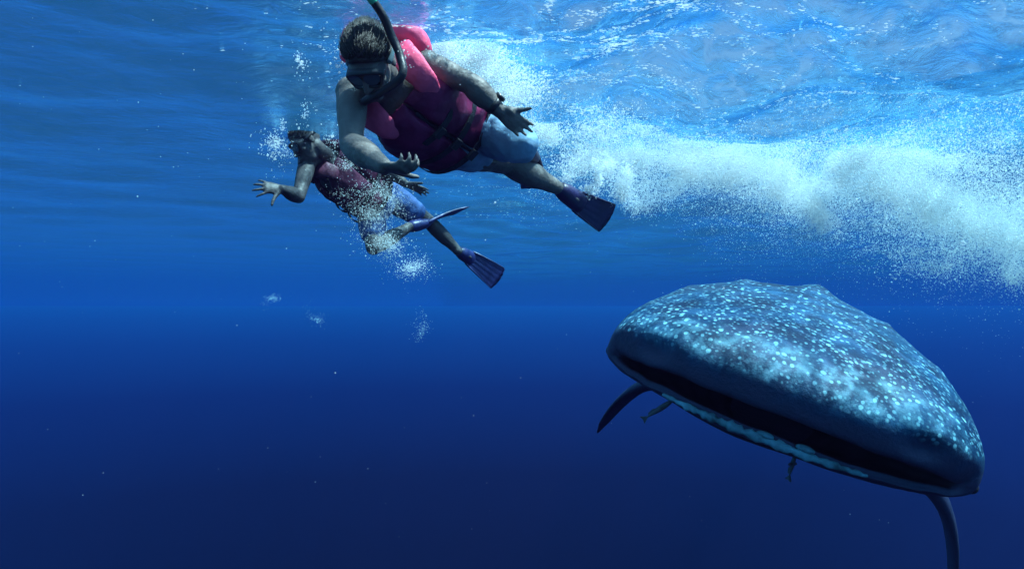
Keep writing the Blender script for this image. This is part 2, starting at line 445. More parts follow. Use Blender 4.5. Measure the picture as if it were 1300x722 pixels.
    c2 = N(nt, 'ShaderNodeMix', data_type='RGBA'); L(nt, pal, c2.inputs[0]); L(nt, c1.outputs[2], c2.inputs[6]); c2.inputs[7].default_value = (.25,.62,.72,1)
    c3 = N(nt, 'ShaderNodeMix', data_type='RGBA'); L(nt, top, c3.inputs[0]); c3.inputs[6].default_value = (.040,.045,.095,1); L(nt, c2.outputs[2], c3.inputs[7])  # underside tint paints the shade below lip and belly, and haze on the fins
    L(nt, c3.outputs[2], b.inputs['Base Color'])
    bp = N(nt, 'ShaderNodeBump'); bp.inputs['Strength'].default_value = .5; bp.inputs['Distance'].default_value = .01
    L(nt, noise_(60, 6, .7), bp.inputs['Height']); L(nt, bp.outputs[0], b.inputs['Normal'])
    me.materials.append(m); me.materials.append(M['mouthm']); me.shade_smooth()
    for p in me.polygons:
        if p.index < 15*seg: p.material_index = 1
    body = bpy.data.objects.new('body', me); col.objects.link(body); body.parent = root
    def P(name, bb, mt, lab=None):
        o = link(name, bb.mesh(name, (0,0,0)), mt, root)
        if lab: o['label'] = lab
        return o
    # pale lower lip with its fleshy knobs
    pts, rad = [], []
    for i in range(61):
        u = -.60+1.14*i/60; s = math.sqrt(1-u*u)
        x_ = .552*u; z_ = -.03+(-.106+.03)*s**.72
        y_ = -.012+(.080+.012)*min(1, s*1.6)+.335*(1-math.sqrt(max(0, 1-.93*u*u)))-.004
        pts.append((x_, y_, z_+.0015*math.sin(i*2.1)-.010)); rad.append(.0155*math.sin(math.pi*(.04+.92*i/60))**.5*(.9+.22*math.sin(i*.9)+.14*math.sin(i*2.3+1)+.1*math.sin(i*4.1)))
    P('lower_lip', B().tube(pts, rad, 12, flat=(0,1,0), k=.8), M['lip'], 'pale mottled lower lip of the open mouth')
    for u, r in ((.02,.017), (.22,.019)):
        s = math.sqrt(1-u*u); i = int((u+.60)/1.14*60)
        P('lip_knob', B().ell(Vector(pts[i])+Vector((0,-.004,.017)), (r*1.5, r*.8, r*.6)), M['lip'])
    # eyes low at the corners of the head
    for s in (-1, 1):
        P('eye', B().ell((s*.612, .40, -.035), (.020,.024,.022)), M['buckle'])
    # fins from lens-shaped sections
    def fin(name, secs, seg=20):
        rings = []
        for c, ch, cl, nr_, th in secs:
            c, ch, nr_ = Vector(c), Vector(ch).normalized(), Vector(nr_).normalized()
            ring = []
            for j in range(seg):
                a = 2*math.pi*j/seg; q = math.cos(a); ring.append(c+ch*(cl*.5*q)+nr_*(th*math.sin(a)*(1-.35*q)))
            rings.append(ring)
        return P(name, B().loft(rings), m)
    for s in (-1, 1):
        secs = []
        for t in np.linspace(0, 1, 12):
            sp_ = .50 if s > 0 else .48
            c = Vector((s*((.60 if s > 0 else .45)+sp_*t-.05*t*t), 1.25+.30*t+.35*t*t, -.08-.10*t-(.50 if s > 0 else .38)*t*t))
            secs.append((c, (s*-.12*t, 1, .05), (.46 if s < 0 else .24)*(1-t)**.55+.05, (s*.3*t, 0, 1), .045*(1-t)+.008))
        fin('pectoral_fin', secs)
    secs = []
    for t in np.linspace(0, 1, 10):
        secs.append(((0, 2.95+.30*t, .36+.42*t), (0, 1, -.1), .55*(1-t)**.8+.06, (1, 0, 0), .03*(1-t)+.006))
    fin('dorsal_fin', secs)
    secs = []
    for t in np.linspace(0, 1, 8):
        secs.append(((0, 4.1+.12*t, .20+.18*t), (0, 1, 0), .25*(1-t)**.8+.04, (1, 0, 0), .018*(1-t)+.005))
    fin('second_dorsal_fin', secs)
    secs = []
    for t in np.linspace(-1, 1, 17):
        a = abs(t); secs.append(((0, 5.2+.55*a**1.2, .06+(.85 if t > 0 else .55)*t), (0, 1, 0), .42*(1-a)**.7+.05, (1, 0, 0), .025*(1-a)+.006))
    fin('tail_fin', secs)
    return root
shark = build_shark()

# ------------------------------------------------------------------ remoras round the shark
def remora(c, d, ln, label, up=(0,0,1)):
    root = empty('remora', c, label, 'fish', 'small fish swimming under the whale shark')
    d = Vector(d).normalized(); u = Vector(up); u = (u-d*u.dot(d)).normalized(); s = d.cross(u)
    c = Vector(c)
    n = 9; pts = [c+d*(ln*(.5-i/(n-1)*.82)) for i in range(n)]
    rad = [ln*k for k in (.03,.055,.07,.078,.075,.065,.05,.032,.016)]
    B().tube(pts, rad, 14, flat=tuple(s), k=.75, sub=2).put('body', M['fish'], root)
    def flatfin(name, poly, nrm, th=.004):
        nrm = Vector(nrm); B().loft([[p+nrm*th for p in poly], [p-nrm*th for p in poly]]).put(name, M['fish'], root, False)
    e = c-d*(ln*.30)
    flatfin('tail_fin', [e+u*ln*.015, e-d*ln*.17+u*ln*.11, e-d*ln*.14, e-d*ln*.17-u*ln*.11, e-u*ln*.015], s)
    for k in (-1, 1):
        q = c+d*ln*.2+s*(k*ln*.05); flatfin('pectoral_fin', [q, q-d*ln*.06+s*(k*ln*.13), q-d*ln*.12+s*(k*ln*.10), q-d*ln*.09], u, .003)
    q = c-d*ln*.02+u*ln*.05; flatfin('dorsal_fin', [q+d*ln*.03, q-d*ln*.05+u*ln*.05, q-d*ln*.22+u*ln*.02, q-d*ln*.22-u*ln*.02], s, .003)
    return root
remora(at(834, 521, 2.3), (.75, -.25, .55), .13, 'small dark fish under the left corner of the whale shark mouth')
remora(at(1005, 593, 2.2), (.15, -.3, 1), .10, 'small dark fish nose up below the pale lower lip of the whale shark')

# ------------------------------------------------------------------ people
def hand(bb, wrist, d, n, side, ln=.19, curl=(.3,.3,.3,.3), spread=.12, thumb=(.7,.3)):
    """d: towards the finger tips, n: palm normal (the side fingers curl to), side: +1/-1 thumb direction along d x n"""
    d = Vector(d).normalized(); n = Vector(n); n = (n-d*n.dot(d)).normalized(); s = d.cross(n)*side
    w = Vector(wrist); k = ln/.19
    bb.tube([w-d*.01*k, w+d*.03*k, w+d*.065*k, w+d*.092*k], [.026*k, .034*k, .041*k, .040*k], 14, flat=tuple(n), k=[.75,.5,.42,.38])
    bb.ell(w+d*.035*k+s*.024*k+n*.008*k, (.03*k,.016*k,.015*k), basis(d, s, n))
    for i, (o, l, r) in enumerate(((.030,.074,.0090), (.010,.083,.0094), (-.011,.077,.0090), (-.030,.060,.0080))):
        p = w+d*(.088-.006*abs(i-1.2))*k+s*o*k; a = spread*(1.3-i)
        dd = (d*math.cos(a)+s*math.sin(a)).normalized(); axis = dd.cross(n); pts = [p-dd*.02*k, p]; cu = curl[i]
        for q, ff in enumerate((.46, .30, .24)):
            dd = (Quaternion(axis, cu*(.8+.35*q)) @ dd); pts.append(pts[-1]+dd*l*ff*k)
        bb.tube(pts, [r*k, r*1.05*k, r*k, r*.9*k, r*.72*k], 10)
    p = w+d*.022*k+s*.026*k; a = thumb[0]; dd = (d*math.cos(a)+s*math.sin(a)).normalized(); axis = dd.cross(n); pts = [p-dd*.012*k, p]
    for q, ff in enumerate((.042, .032, .026)):
        pts.append(pts[-1]+dd*ff*k); dd = Quaternion(axis, thumb[1]) @ Quaternion(n, -side*.18) @ dd
    bb.tube(pts, [.015*k, .0145*k, .012*k, .0105*k, .008*k], 10)

def limb(bb, a, b, rr, c=None, crr=None):
    """tapered limb a-b-c through the joint b"""
    a, b = Vector(a), Vector(b)
    ts = np.linspace(0, 1, len(rr)); bb.tube([a.lerp(b, t) for t in ts], rr, 18, sub=3)
    if c is not None:
        c = Vector(c); ts = np.linspace(0, 1, len(crr)); bb.tube([b.lerp(c, t) for t in ts], crr, 18, sub=3)

def head_parts(bb, c, X, Y, Z, k=1.0):
    H = basis(X, Y, Z)
    q = lambda x, y, z: c+H @ Vector((x*k, y*k, z*k))
    e = lambda p, r, **kw: bb.ell(q(*p), [v*k for v in r], H, **kw)
    e((0,-.012,.035), (.076,.098,.088)); e((0,.030,-.030), (.062,.068,.075)); e((0,.040,-.075), (.045,.050,.045)); e((0,.076,-.100), (.022,.020,.018))
    e((0,.060,.028), (.058,.036,.030))                        # brow
    bb.tube([q(0,.092,.020), q(0,.105,-.005), q(0,.116,-.028)], [.008*k,.010*k,.013*k], 10)
    for s in (-1, 1):
        e((s*.010,.104,-.032), (.009,.010,.008)); e((s*.040,.066,-.020), (.022,.022,.022))
        e((s*.078,-.006,-.010), (.008,.020,.031)); e((s*.083,-.014,.004), (.005,.012,.018))
    e((0,.094,-.060), (.024,.010,.006)); e((0,.092,-.071), (.021,.010,.007))
    return q, H

def mask_parts(root, q, H, k, strapm, fr):
    """diving mask: skirt, two lenses, strap"""
    sk = B()
    pts = []
    for j in range(28):
        a = 2*math.pi*j/28; x = .072*math.cos(a); z = .012+.040*math.sin(a)*(1-.15*math.cos(a)**2)
        if math.sin(a) < -.6: z += .012*math.cos(x*60)
        pts.append((x, .092-.42*x*x/.072*.8, z))
    ring1 = [q(*p) for p in pts]; ring0 = [q(p[0]*1.02, p[1]-.032, p[2]*1.0) for p in pts]; ring2 = [q(p[0]*.97, p[1]+.018, p[2]) for p in pts]; ring3 = [q(p[0]*.86, p[1]+.019, .012+(p[2]-.012)*.82) for p in pts]; ring4 = [q(p[0]*.86, p[1]+.004, .012+(p[2]-.012)*.82) for p in pts]; ring5 = [q(p[0]*.93, p[1]-.030, p[2]*.95) for p in pts]
    sk.loft([ring0, ring1, ring2, ring3, ring4, ring5, ring0], caps=False)
    m = sk.put('mask', fr, root)
    for s in (-1, 1):
        v = []
        for j in range(20):
            a = 2*math.pi*j/20; v.append((s*.031+.027*math.cos(a), .103-.016*abs(s*.031+.027*math.cos(a))/.06, .013+.029*math.sin(a)))
        B().loft([[q(*p) for p in v], [q(p[0], p[1]+.004, p[2]) for p in v]]).put('lens', M['glass'], root, False, m)
    st = B(); pp = []
    for j in range(17):
        a = R(-20+220*j/16); pp.append(q(.083*math.cos(a), -.016-.098*math.sin(a), .016+.02*math.sin(a)))
    st.tube(pp, [.011*k]*17, 8, flat=tuple(q(0,0,1)-q(0,0,0)), k=1.0); st_ = st
    # flatten the strap: thin across, tall along the head's height
    o = st_.put('strap', strapm, root, True, m)
    return m

def torso_frame(pel, neck, shL, shR):
    """pel, neck: joints, shL/shR: the person's own left/right shoulder. returns X (to the right hand), Yf (front), Z(up the spine)"""
    Z = (neck-pel).normalized(); X = (shR-shL); X = (X-Z*X.dot(Z)).normalized(); Yf = Z.cross(X)
    return X, Yf, Z

TORSO = [(-.10,.11,.085), (-.04,.158,.108), (.03,.165,.112), (.12,.150,.102), (.20,.146,.100), (.30,.160,.112), (.38,.170,.118), (.45,.168,.110), (.51,.135,.092), (.56,.075,.065)]
def torso(bb, pel, neck, X, Yf, Z, k, tab=TORSO, grow=0, h0=None, h1=None, sc_=None):
    Ln = (neck-pel).length; rings = []
    for h, a, b in tab:
        if h0 is not None and (h < h0 or h > h1): continue
        c = pel+Z*(h/.56*Ln); ring = []
        for j in range(36):
            th = 2*math.pi*j/36; cx = math.copysign(abs(math.cos(th))**.85, math.cos(th)); cy = math.copysign(abs(math.sin(th))**.9, math.sin(th))
            ring.append(c+X*(cx*(a*k+grow))+Yf*(cy*(b*k+grow)))
        rings.append(ring)
    bb.loft(rings)

def swim_fin(root, heel, toe, tipc, wdir, m, w0=.055, w1=.115, name='fin', lab=None):
    """foot pocket, blade and two side rails"""
    heel, toe, tipc = Vector(heel), Vector(toe), Vector(tipc)
    d = (tipc-toe).normalized(); wd = Vector(wdir); wd = (wd-d*wd.dot(d)).normalized(); n = d.cross(wd)
    f = B(); ft = (toe-heel).normalized()
    f.tube([heel+ft*.03, heel.lerp(toe,.45), toe, toe+d*.05], [.047,.053,.058,.05], 16, flat=tuple(n), k=[.95,.85,.62,.3], sub=3)
    o = f.put(name, m, root)
    if lab: o['label'] = lab
    NL, NWd = 18, 14; top, bot = [], []
    Lb = (tipc-toe).length
    bl = B(); rings = []
    for i in range(NL+1):
        t = i/NL; wv = w0+(w1-w0)*t**.85; c = toe.lerp(tipc, t)+n*(.03*math.sin(t*2.2))
        ring = []
        for j in range(NWd+1):
            u = -1+2*j/NWd; end = (-.02*(1-u*u) if t == 1 else 0)
            ring.append(c+wd*(wv*u)+n*(.0035*(1-t*.5)+.0022*math.cos(u*14)*(1-t*.6))-d*end)
        for j in range(NWd, -1, -1):
            u = -1+2*j/NWd; ring.append(c+wd*(wv*u)-n*(.0035*(1-t*.5)))
        rings.append(ring)
    bl.loft(rings); bl.put('blade', m, root, True, o)
    for s in (-1, 1):
        rl = B(); pts = []
        for i in range(10):
            t = i/9*.97; wv = w0+(w1-w0)*t**.85; pts.append(toe.lerp(tipc, t)+n*(.03*math.sin(t*2.2))+wd*(wv*s))
        rl.tube(pts, [.009-.0006*i for i in range(10)], 8, flat=tuple(n), k=1.5); rl.put('rail', m, root, True, o)
    return o

def snorkel(root, q, pts, tipm, parent=None):
    o = B().tube(pts, [.0155]*len(pts), 12, sub=5).put('snorkel', M['rubber'], root, True)
    d = (Vector(pts[-1])-Vector(pts[-2])).normalized()
    B().tube([Vector(pts[-1])-d*.05, Vector(pts[-1])+d*.01], [.017,.016], 12).put('tip', tipm, root, True, o)
    return o

def hair_part(root, c, X, Y, Z, k, m, lift, n=420, seed=3, ln=.05):
    """a cap of short locks that float upwards"""
    rr = random.Random(seed); H = basis(X, Y, Z); b = B()
    capr = []
    for i in range(9):
        a = R(2+13*i)
        ring = []
        for j in range(30):
            t = 2*math.pi*j/30; lim = 1.0 if math.sin(t) < .2 else (1-.38*(math.sin(t)-.2)/.8)
            aa = min(a*lim, a); p = Vector((.0795*math.sin(aa)*math.cos(t), -.012+.101*math.sin(aa)*math.sin(t), .035+.0915*math.cos(aa)))*k
            ring.append(c+H @ p)
        capr.append(ring)
    b.loft(capr)
    for i in range(n):
        t = rr.uniform(0, 6.283); a = R(rr.uniform(0, 100))*(1 if math.sin(t) < .2 else 1-.4*(math.sin(t)-.2)/.8)
        dn = Vector((math.sin(a)*math.cos(t), math.sin(a)*math.sin(t), math.cos(a)))
        p = c+H @ Vector((.079*dn.x*k, (-.012+.100*dn.y)*k, (.035+.091*dn.z)*k)); nn = (H @ dn).normalized()
        fl = (H @ Vector((rr.uniform(-.3,.3), -.9, .1)))+lift*.25
        fl = (fl-nn*fl.dot(nn)*.97).normalized(); l = ln*rr.uniform(.5, 1.1)
        b.tube([p-nn*.003, p+nn*.004+fl*l*.4, p+nn*rr.uniform(-.004,.007)+fl*l], [.0019*k,.0017*k,.0006*k], 4, cap=False)
    return b.put('hair', m, root)

def vest(root, pel, neck, X, Yf, Z, k, m, mp, shL, shR, belts=3, added_collar=None):
    Ln = (neck-pel).length; g = .030
    def pt(x, h, y): return pel+Z*(h*Ln)+X*x+Yf*y
    H = basis(X, Yf, Z)
    # back panel and two front panels: arcs round the chest, thick and quilted
    def arc(a0, a1, h0, h1, name, m_, thick=.05, keep=None):
        b = B(); nu, nv = 20, 22; o_, i_ = [], []
        import itertools
        for vv in range(nv+1):
            t = vv/nv; h = h0+(h1-h0)*t
            hh = h*.56; a_, b_ = None, None
            for q in range(len(TORSO)-1):
                if TORSO[q][0] <= hh <= TORSO[q+1][0]:
                    u = (hh-TORSO[q][0])/(TORSO[q+1][0]-TORSO[q][0]); a_ = TORSO[q][1]*(1-u)+TORSO[q+1][1]*u; b_ = TORSO[q][2]*(1-u)+TORSO[q+1][2]*u
            a_ = max(a_, .15)*k; b_ = max(b_, .10)*k
            e = math.sin(math.pi*min(max(t,0),1))**.35
            quilt = abs(math.sin(t*math.pi*3))**.5*.010
            ro, ri = [], []
            for j in range(nu+1):
                s = j/nu; ang = a0+(a1-a0)*s
                # arm holes: narrow the panel towards the shoulders
                if t > .55:
                    mid = (a0+a1)/2 if keep is None else keep
                    ang = mid+(ang-mid)*(1-.42*((t-.55)/.45)**1.2)
                es = math.sin(math.pi*s)**.18 if 0 < s < 1 else 0
                th = .010+(thick*e*es)+quilt*es+.004*math.sin(ang*9+h*17)*es
                cx, cy = math.cos(ang), math.sin(ang)
                ri.append(pt(cx*(a_+.004), h, cy*(b_+.004))); ro.append(pt(cx*(a_+th), h, cy*(b_+th)))
            o_.append(ro+ri[::-1])
        b.loft(o_); return b.fuse(name, m_, root, .007, 3, .5, .007, 17)
    up = R(90)
    arc(R(2), R(89.5), .02, .97, 'front_panel', m, .055, R(89.5))
    arc(R(90.5), R(178), .02, .97, 'front_panel', m, .055, R(90.5))
    arc(R(184), R(356), .10, .97, 'back_panel', m, .045)
    for s, sh in ((-1, shL), (1, shR)):
        x0 = s*.112*k
        pts = [pt(x0, .84, .130*k), pt(x0*1.02, .95, .112*k), pt(x0*1.08, 1.04, .04), pt(x0*1.08, 1.045, -.04*k), pt(x0, .95, -.115*k), pt(x0*.95, .82, -.13*k)]
        B().tube(pts, [.028,.050,.062,.064,.055,.04], 16, flat=tuple(Yf), k=[.3,.34,.38,.38,.34,.3], sub=4).fuse('shoulder_strap', mp, root, .005, 3, .5, .003, 20)
    for i in range(belts):
        h = (.14, .38, .62)[i]; hh = h*.56; pts = []
        for j in range(41):
            a = 2*math.pi*j/40; pts.append(pt(math.cos(a)*(.150*k+.060), h, math.sin(a)*(.104*k+.070)))
        b = B().tube(pts, [.017]*41, 8, flat=tuple(Z), k=1, cap=False)
        # webbing: tall and thin
        rings = []
        for j in range(41):
            a = 2*math.pi*j/40; dx, dy = math.cos(a), math.sin(a)
            o1 = pt(dx*(.152*k+.066), h, dy*(.106*k+.078)); i1 = pt(dx*(.152*k+.062), h, dy*(.106*k+.074))
            rings.append([o1+Z*.016, o1-Z*.016, i1-Z*.016, i1+Z*.016])
        bl = B().loft(rings, caps=False).put('belt', M['belt'], root, False)
        B().box(pt(0, h, .106*k+.084), (.026,.008,.019), H).put('buckle', M['buckle'], root, False, bl)
    if added_collar: B().tube(added_collar, [.03]+[.052]*(len(added_collar)-2)+[.03], 16, sub=4).fuse('added_collar', mp, root, .005, 3, .5, .003, 20)  # neck pad added so its pink reflection colours the ripples overhead
    # zip between the front panels
    B().tube([pt(0, .06, .125*k+.014), pt(0, .3, .125*k+.018), pt(0, .6, .125*k+.022), pt(0, .84, .12*k+.016)], [.008]*4, 8, sub=4).put('zip', M['belt'], root)

def thighs_shorts(root, pel, neck, X, Yf, Z, k, hips, knees, m, fracs=(.42,.42), disp=.006, tight=1.0):
    b = B(); torso(b, pel, neck, X, Yf, Z, k, grow=.012, h0=-.2, h1=.125)
    for h, kn, frac in zip(hips, knees, fracs):
        a, c = Vector(h), Vector(kn)
        b.tube([a.lerp(c, t) for t in (-.12, .1, frac*.6, frac)], [.098*tight*k, .106*tight*k, .101*tight*k, (.104-.026*frac)*tight*k], 20, sub=3)
    return b.fuse('shorts', m, root, .008, 3, .5, disp, 16)

def foot(bb, an, toe, up):
    an, toe = Vector(an), Vector(toe); d = (toe-an).normalized(); up = Vector(up); up = (up-d*up.dot(d)).normalized()
    bb.tube([an-d*.02, an.lerp(toe,.35), an.lerp(toe,.75), toe], [.036,.040,.044,.034], 14, flat=tuple(up), k=[1,.8,.55,.42], sub=3)

# --- swimmer in the pink vest (nearest)
def swimmer_one():
    pel = at(583, 172, 3.16); neck = at(492, 108, 2.70)
    shA = at(447, 118, 2.63); shB = at(542, 84, 2.74)          # image left (own right) and image right (own left)
    # the chest faces the camera and the deep: own right shoulder is on the left of the picture
    X, Yf, Z = torso_frame(pel, neck, shB, shA)
    root = rooted('person', pel, 'snorkeller in a pink and maroon life vest reaching down, nearest the camera', 'person', 'snorkellers under the surface')
    k = 1.08
    b = B(); torso(b, pel, neck, X, Yf, Z, k)
    hc = at(471, 77, 2.48)
    Hy = Vector((-.12, -.38, -.93)).normalized(); Hx = Vector((1, 0, 0)).cross(Hy); Hz = Hy.cross(Vector((0,0,0))) if False else None
    Hz0 = Vector((-.06, -.35, 1)); Hx = Hy.cross(Hz0).normalized(); Hz = Hx.cross(Hy).normalized()
    kk = 1.06
    q, H = head_parts(b, hc, Hx, Hy, Hz, kk)
    b.tube([q(0,-.02,-.02), q(0,-.025,-.07), neck-Z*.01, neck-Z*.06], [.060,.058,.064,.08], 16, sub=3)
    elA = at(446, 184, 2.46); wrA = at(487, 211, 2.29)
    elB = at(597, 106, 2.70); wrB = at(634, 141, 2.76)
    for sh, el, wr in ((shA, elA, wrA), (shB, elB, wrB)):
        b.ell(sh, (.066,.066,.066)); b.tube([neck-Z*.03, neck.lerp(sh,.5), sh], [.06,.058,.056], 14)
        limb(b, sh, el, [.062,.060,.056,.047,.044], wr, [.045,.052,.050,.038,.030])
    hand(b, wrA, at(523, 216, 2.22)-wrA, Vector((.1,.2,1)), -1, .185, (.55,.6,.65,.7), .08, (.9,.15))
    hand(b, wrB, at(668, 166, 2.80)-wrB, Vector((-.25,-1,-.1)), -1, .19, (.22,.27,.33,.40), .07, (.50,.2))
    hipA = at(604, 160, 3.22); hipB = at(574, 182, 3.10)
    knA = at(662, 184, 2.93); anA = at(668, 186, 3.34)
    knB = at(643, 206, 3.42); anB = at(709, 239, 3.62)
    limb(b, hipA, knA, [.104,.108,.102,.084,.068], anA, [.064,.066,.062,.046,.037])
    limb(b, hipB, knB, [.100,.102,.092,.074,.064], anB, [.062,.072,.068,.048,.037])
    toA = anA+Vector((.02,.14,-.03)); toB = at(734, 256, 3.70)
    foot(b, anA, toA, (0,0,1)); foot(b, anB, toB, (0,-.3,1))
    body = b.fuse('body', M['skin'], root, .0055, 5, .5)
    for s in (-1, 1): B().ell(q(s*.031,.080,.012), (.0125,.0125,.0125)).put('eye', M['eye'], root)
    hair_part(root, hc, Hx, Hy, Hz, kk, M['hair'], Vector((0,.2,.9)), 2600, 3, .06)
    mk = mask_parts(root, q, H, kk, M['silicone'], M['rubber'])
    sn = [q(.0,.100,-.066), q(-.035,.118,-.075), q(-.085,.085,-.055), q(-.098,.03,.0), at(497, 62, 2.52), at(489, 38, 2.60), at(478, 15, 2.62), at(464, -6, 2.62)]
    # the tube rises on the picture's right side of the head
    sn = [q(.0,.100,-.066), q(.035,.118,-.078), at(508, 100, 2.40), at(508, 72, 2.41), at(497, 46, 2.40), at(487, 22, 2.37), at(474, 2, 2.34), at(462, -14, 2.31)]
    snorkel(root, q, sn, M['green'])
    vest(root, pel, neck, X, Yf, Z, k, M['vest'], M['vest_pad'], shB, shA, 3, [at(440,70,2.66), at(452,44,2.66), at(478,32,2.66), at(508,38,2.68), at(530,54,2.72), at(542,72,2.74)])
    thighs_shorts(root, pel, neck, X, Yf, Z, k, (hipA, hipB), (knA, knB), M['shorts'], (.97, .38), .010, 1.0)
    # diving watch
    d = (wrB-elB).normalized(); c = wrB-d*.035; u = d.orthogonal()
    b = B(); u = Vector((.3,-.3,.9)); u = (u-d*u.dot(d)).normalized(); v = d.cross(u); rings = []
    for j in range(25):
        a = 2*math.pi*j/24; rd = u*math.cos(a)+v*math.sin(a)
        rings.append([c+rd*.040+d*.012, c+rd*.040-d*.012, c+rd*.033-d*.012, c+rd*.033+d*.012])
    wt = b.loft(rings, False).put('wrist_watch', M['rubber'], root)
    B().tube([c+u*.036, c+u*.052], [.024,.023], 20, cap=False).put('watch_case', M['buckle'], root, True, wt)
    swim_fin(root, anB, toB, at(768, 275, 3.86), at(779, 262, 3.85)-at(744, 282, 3.80), M['finr'], .055, .09)
    swim_fin(root, anA, toA, toA+Vector((.04,.42,-.05)), (1,0,.1), M['finr'], .05, .08)
    return root
p1 = swimmer_one()

# --- second snorkeller behind, lower left
def swimmer_two():
    pel = at(478, 256, 4.78); neck = at(412, 198, 4.36)
    shA = at(391, 205, 4.24); shB = at(440, 190, 4.50)
    X, Yf, Z = torso_frame(pel, neck, shB, shA)
    root = rooted('person', pel, 'snorkeller in a dark vest with spread fingers, behind and below the pink vest', 'person', 'snorkellers under the surface')
    k = 1.0
    b = B(); torso(b, pel, neck, X, Yf, Z, k)
    hc = at(390, 181, 4.20)
    Hy = Vector((-.62, -.42, -.62)).normalized(); Hz0 = Vector((-.5, -.1, 1)); Hx = Hy.cross(Hz0).normalized(); Hz = Hx.cross(Hy).normalized()
    q, H = head_parts(b, hc, Hx, Hy, Hz, 1.0)
    b.tube([q(0,-.02,-.02), q(0,-.025,-.07), neck-Z*.01, neck-Z*.06], [.056,.054,.060,.075], 16, sub=3)
    elA = at(379, 250, 4.10); wrA = at(358, 240, 3.93)
    elB = at(483, 211, 4.62); wrB = at(516, 234, 4.66)
    for sh, el, wr in ((shA, elA, wrA), (shB, elB, wrB)):
        b.ell(sh, (.060,.060,.060)); b.tube([neck-Z*.03, neck.lerp(sh,.5), sh], [.055,.053,.05], 14)
        limb(b, sh, el, [.056,.054,.050,.043,.040], wr, [.041,.046,.044,.034,.027])
    hand(b, wrA, at(338, 238, 3.88)-wrA, Vector((.3,1,-.3)), 1, .19, (.18,.15,.15,.2), .30, (.95,.1))
    hand(b, wrB, at(550, 247, 4.72)-wrB, Vector((-.1,-.5,-.9)), -1, .19, (.08,.1,.12,.14), .12, (.6,.15))
    hipA = at(494, 248, 4.86); hipB = at(472, 266, 4.78)
    knA = at(545, 282, 5.10); anA = at(582, 319, 5.22)
    knB = at(474, 314, 4.62); anB = at(520, 288, 4.86)
    limb(b, hipA, knA, [.084,.086,.078,.064,.055], anA, [.053,.058,.055,.042,.034])
    limb(b, hipB, knB, [.084,.084,.076,.062,.054], anB, [.052,.058,.055,.042,.034])
    toA = at(596, 327, 5.32); toB = at(540, 284, 4.99)
    foot(b, anA, toA, (0,-.3,1)); foot(b, anB, toB, (0,-.3,1))
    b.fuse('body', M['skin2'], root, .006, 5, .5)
    for s in (-1, 1): B().ell(q(s*.031,.080,.012), (.0125,.0125,.0125)).put('eye', M['eye'], root)
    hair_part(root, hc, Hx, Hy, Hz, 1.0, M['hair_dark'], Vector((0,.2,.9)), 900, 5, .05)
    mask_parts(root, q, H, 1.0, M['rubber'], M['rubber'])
    snorkel(root, q, [q(.0,.100,-.066), q(.03,.118,-.078), q(.088,.08,-.05), q(.10,.02,.03), q(.105,-.03,.11)+Vector((0,0,.02)), q(.105,-.03,.11)+Vector((.02,.02,.14))], M['rubber'])
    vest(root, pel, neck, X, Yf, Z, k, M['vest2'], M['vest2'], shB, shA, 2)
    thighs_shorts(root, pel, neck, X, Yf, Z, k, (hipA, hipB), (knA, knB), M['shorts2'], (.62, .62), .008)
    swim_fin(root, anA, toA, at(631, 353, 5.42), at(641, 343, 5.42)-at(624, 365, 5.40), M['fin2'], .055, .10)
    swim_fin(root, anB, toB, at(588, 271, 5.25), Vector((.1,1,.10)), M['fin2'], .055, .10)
    return root
p2 = swimmer_two()

# ------------------------------------------------------------------ bubbles
OCT_V = np.array([(1,0,0),(-1,0,0),(0,1,0),(0,-1,0),(0,0,1),(0,0,-1)], float)
OCT_F = np.array([(0,2,4),(2,1,4),(1,3,4),(3,0,4),(2,0,5),(1,2,5),(3,1,5),(0,3,5)])
TET_V = np.array([(1,1,1),(1,-1,-1),(-1,1,-1),(-1,-1,1)], float)/1.25
TET_F = np.array([(0,1,2),(0,3,1),(0,2,3),(1,3,2)])
def swarm(name, pts, rad, label, tet=False, mt=None, flatten=1.0, long=1.0):
    """one mesh of many small bubbles (stuff)"""
    V, Fc = (TET_V, TET_F) if tet else (OCT_V, OCT_F)
    n = len(pts); rq = np.random.RandomState(len(pts))
    ax = rq.normal(size=(n, 3)); ax /= np.linalg.norm(ax, axis=1)[:, None]; an = rq.uniform(0, 6.28, n)
    K = np.zeros((n, 3, 3)); K[:,0,1]=-ax[:,2]; K[:,0,2]=ax[:,1]; K[:,1,0]=ax[:,2]; K[:,1,2]=-ax[:,0]; K[:,2,0]=-ax[:,1]; K[:,2,1]=ax[:,0]
    RM = np.eye(3)+np.sin(an)[:,None,None]*K+(1-np.cos(an))[:,None,None]*(K@K)
    co = np.einsum('nij,vj->nvi', RM, V)*rad[:, None, None]; co[:, :, 2] *= flatten; co[:, :, 0] *= long; co += pts[:, None, :]
    c0 = pts.mean(0); co -= c0
    fc = (Fc[None]+(np.arange(n)*len(V))[:, None, None]).reshape(-1, 3)
    me = bpy.data.meshes.new(name); me.vertices.add(n*len(V)); me.vertices.foreach_set('co', co.ravel())
    me.loops.add(fc.size); me.loops.foreach_set('vertex_index', fc.ravel())
    me.polygons.add(len(fc)); me.polygons.foreach_set('loop_start', np.arange(len(fc))*3); me.polygons.foreach_set('loop_total', np.full(len(fc), 3))
    me.update(calc_edges=True)
    o = link(name, me, mt or M['bubble'], None, True); o.location = c0
    return tag(o, label, 'bubbles', None, 'stuff')
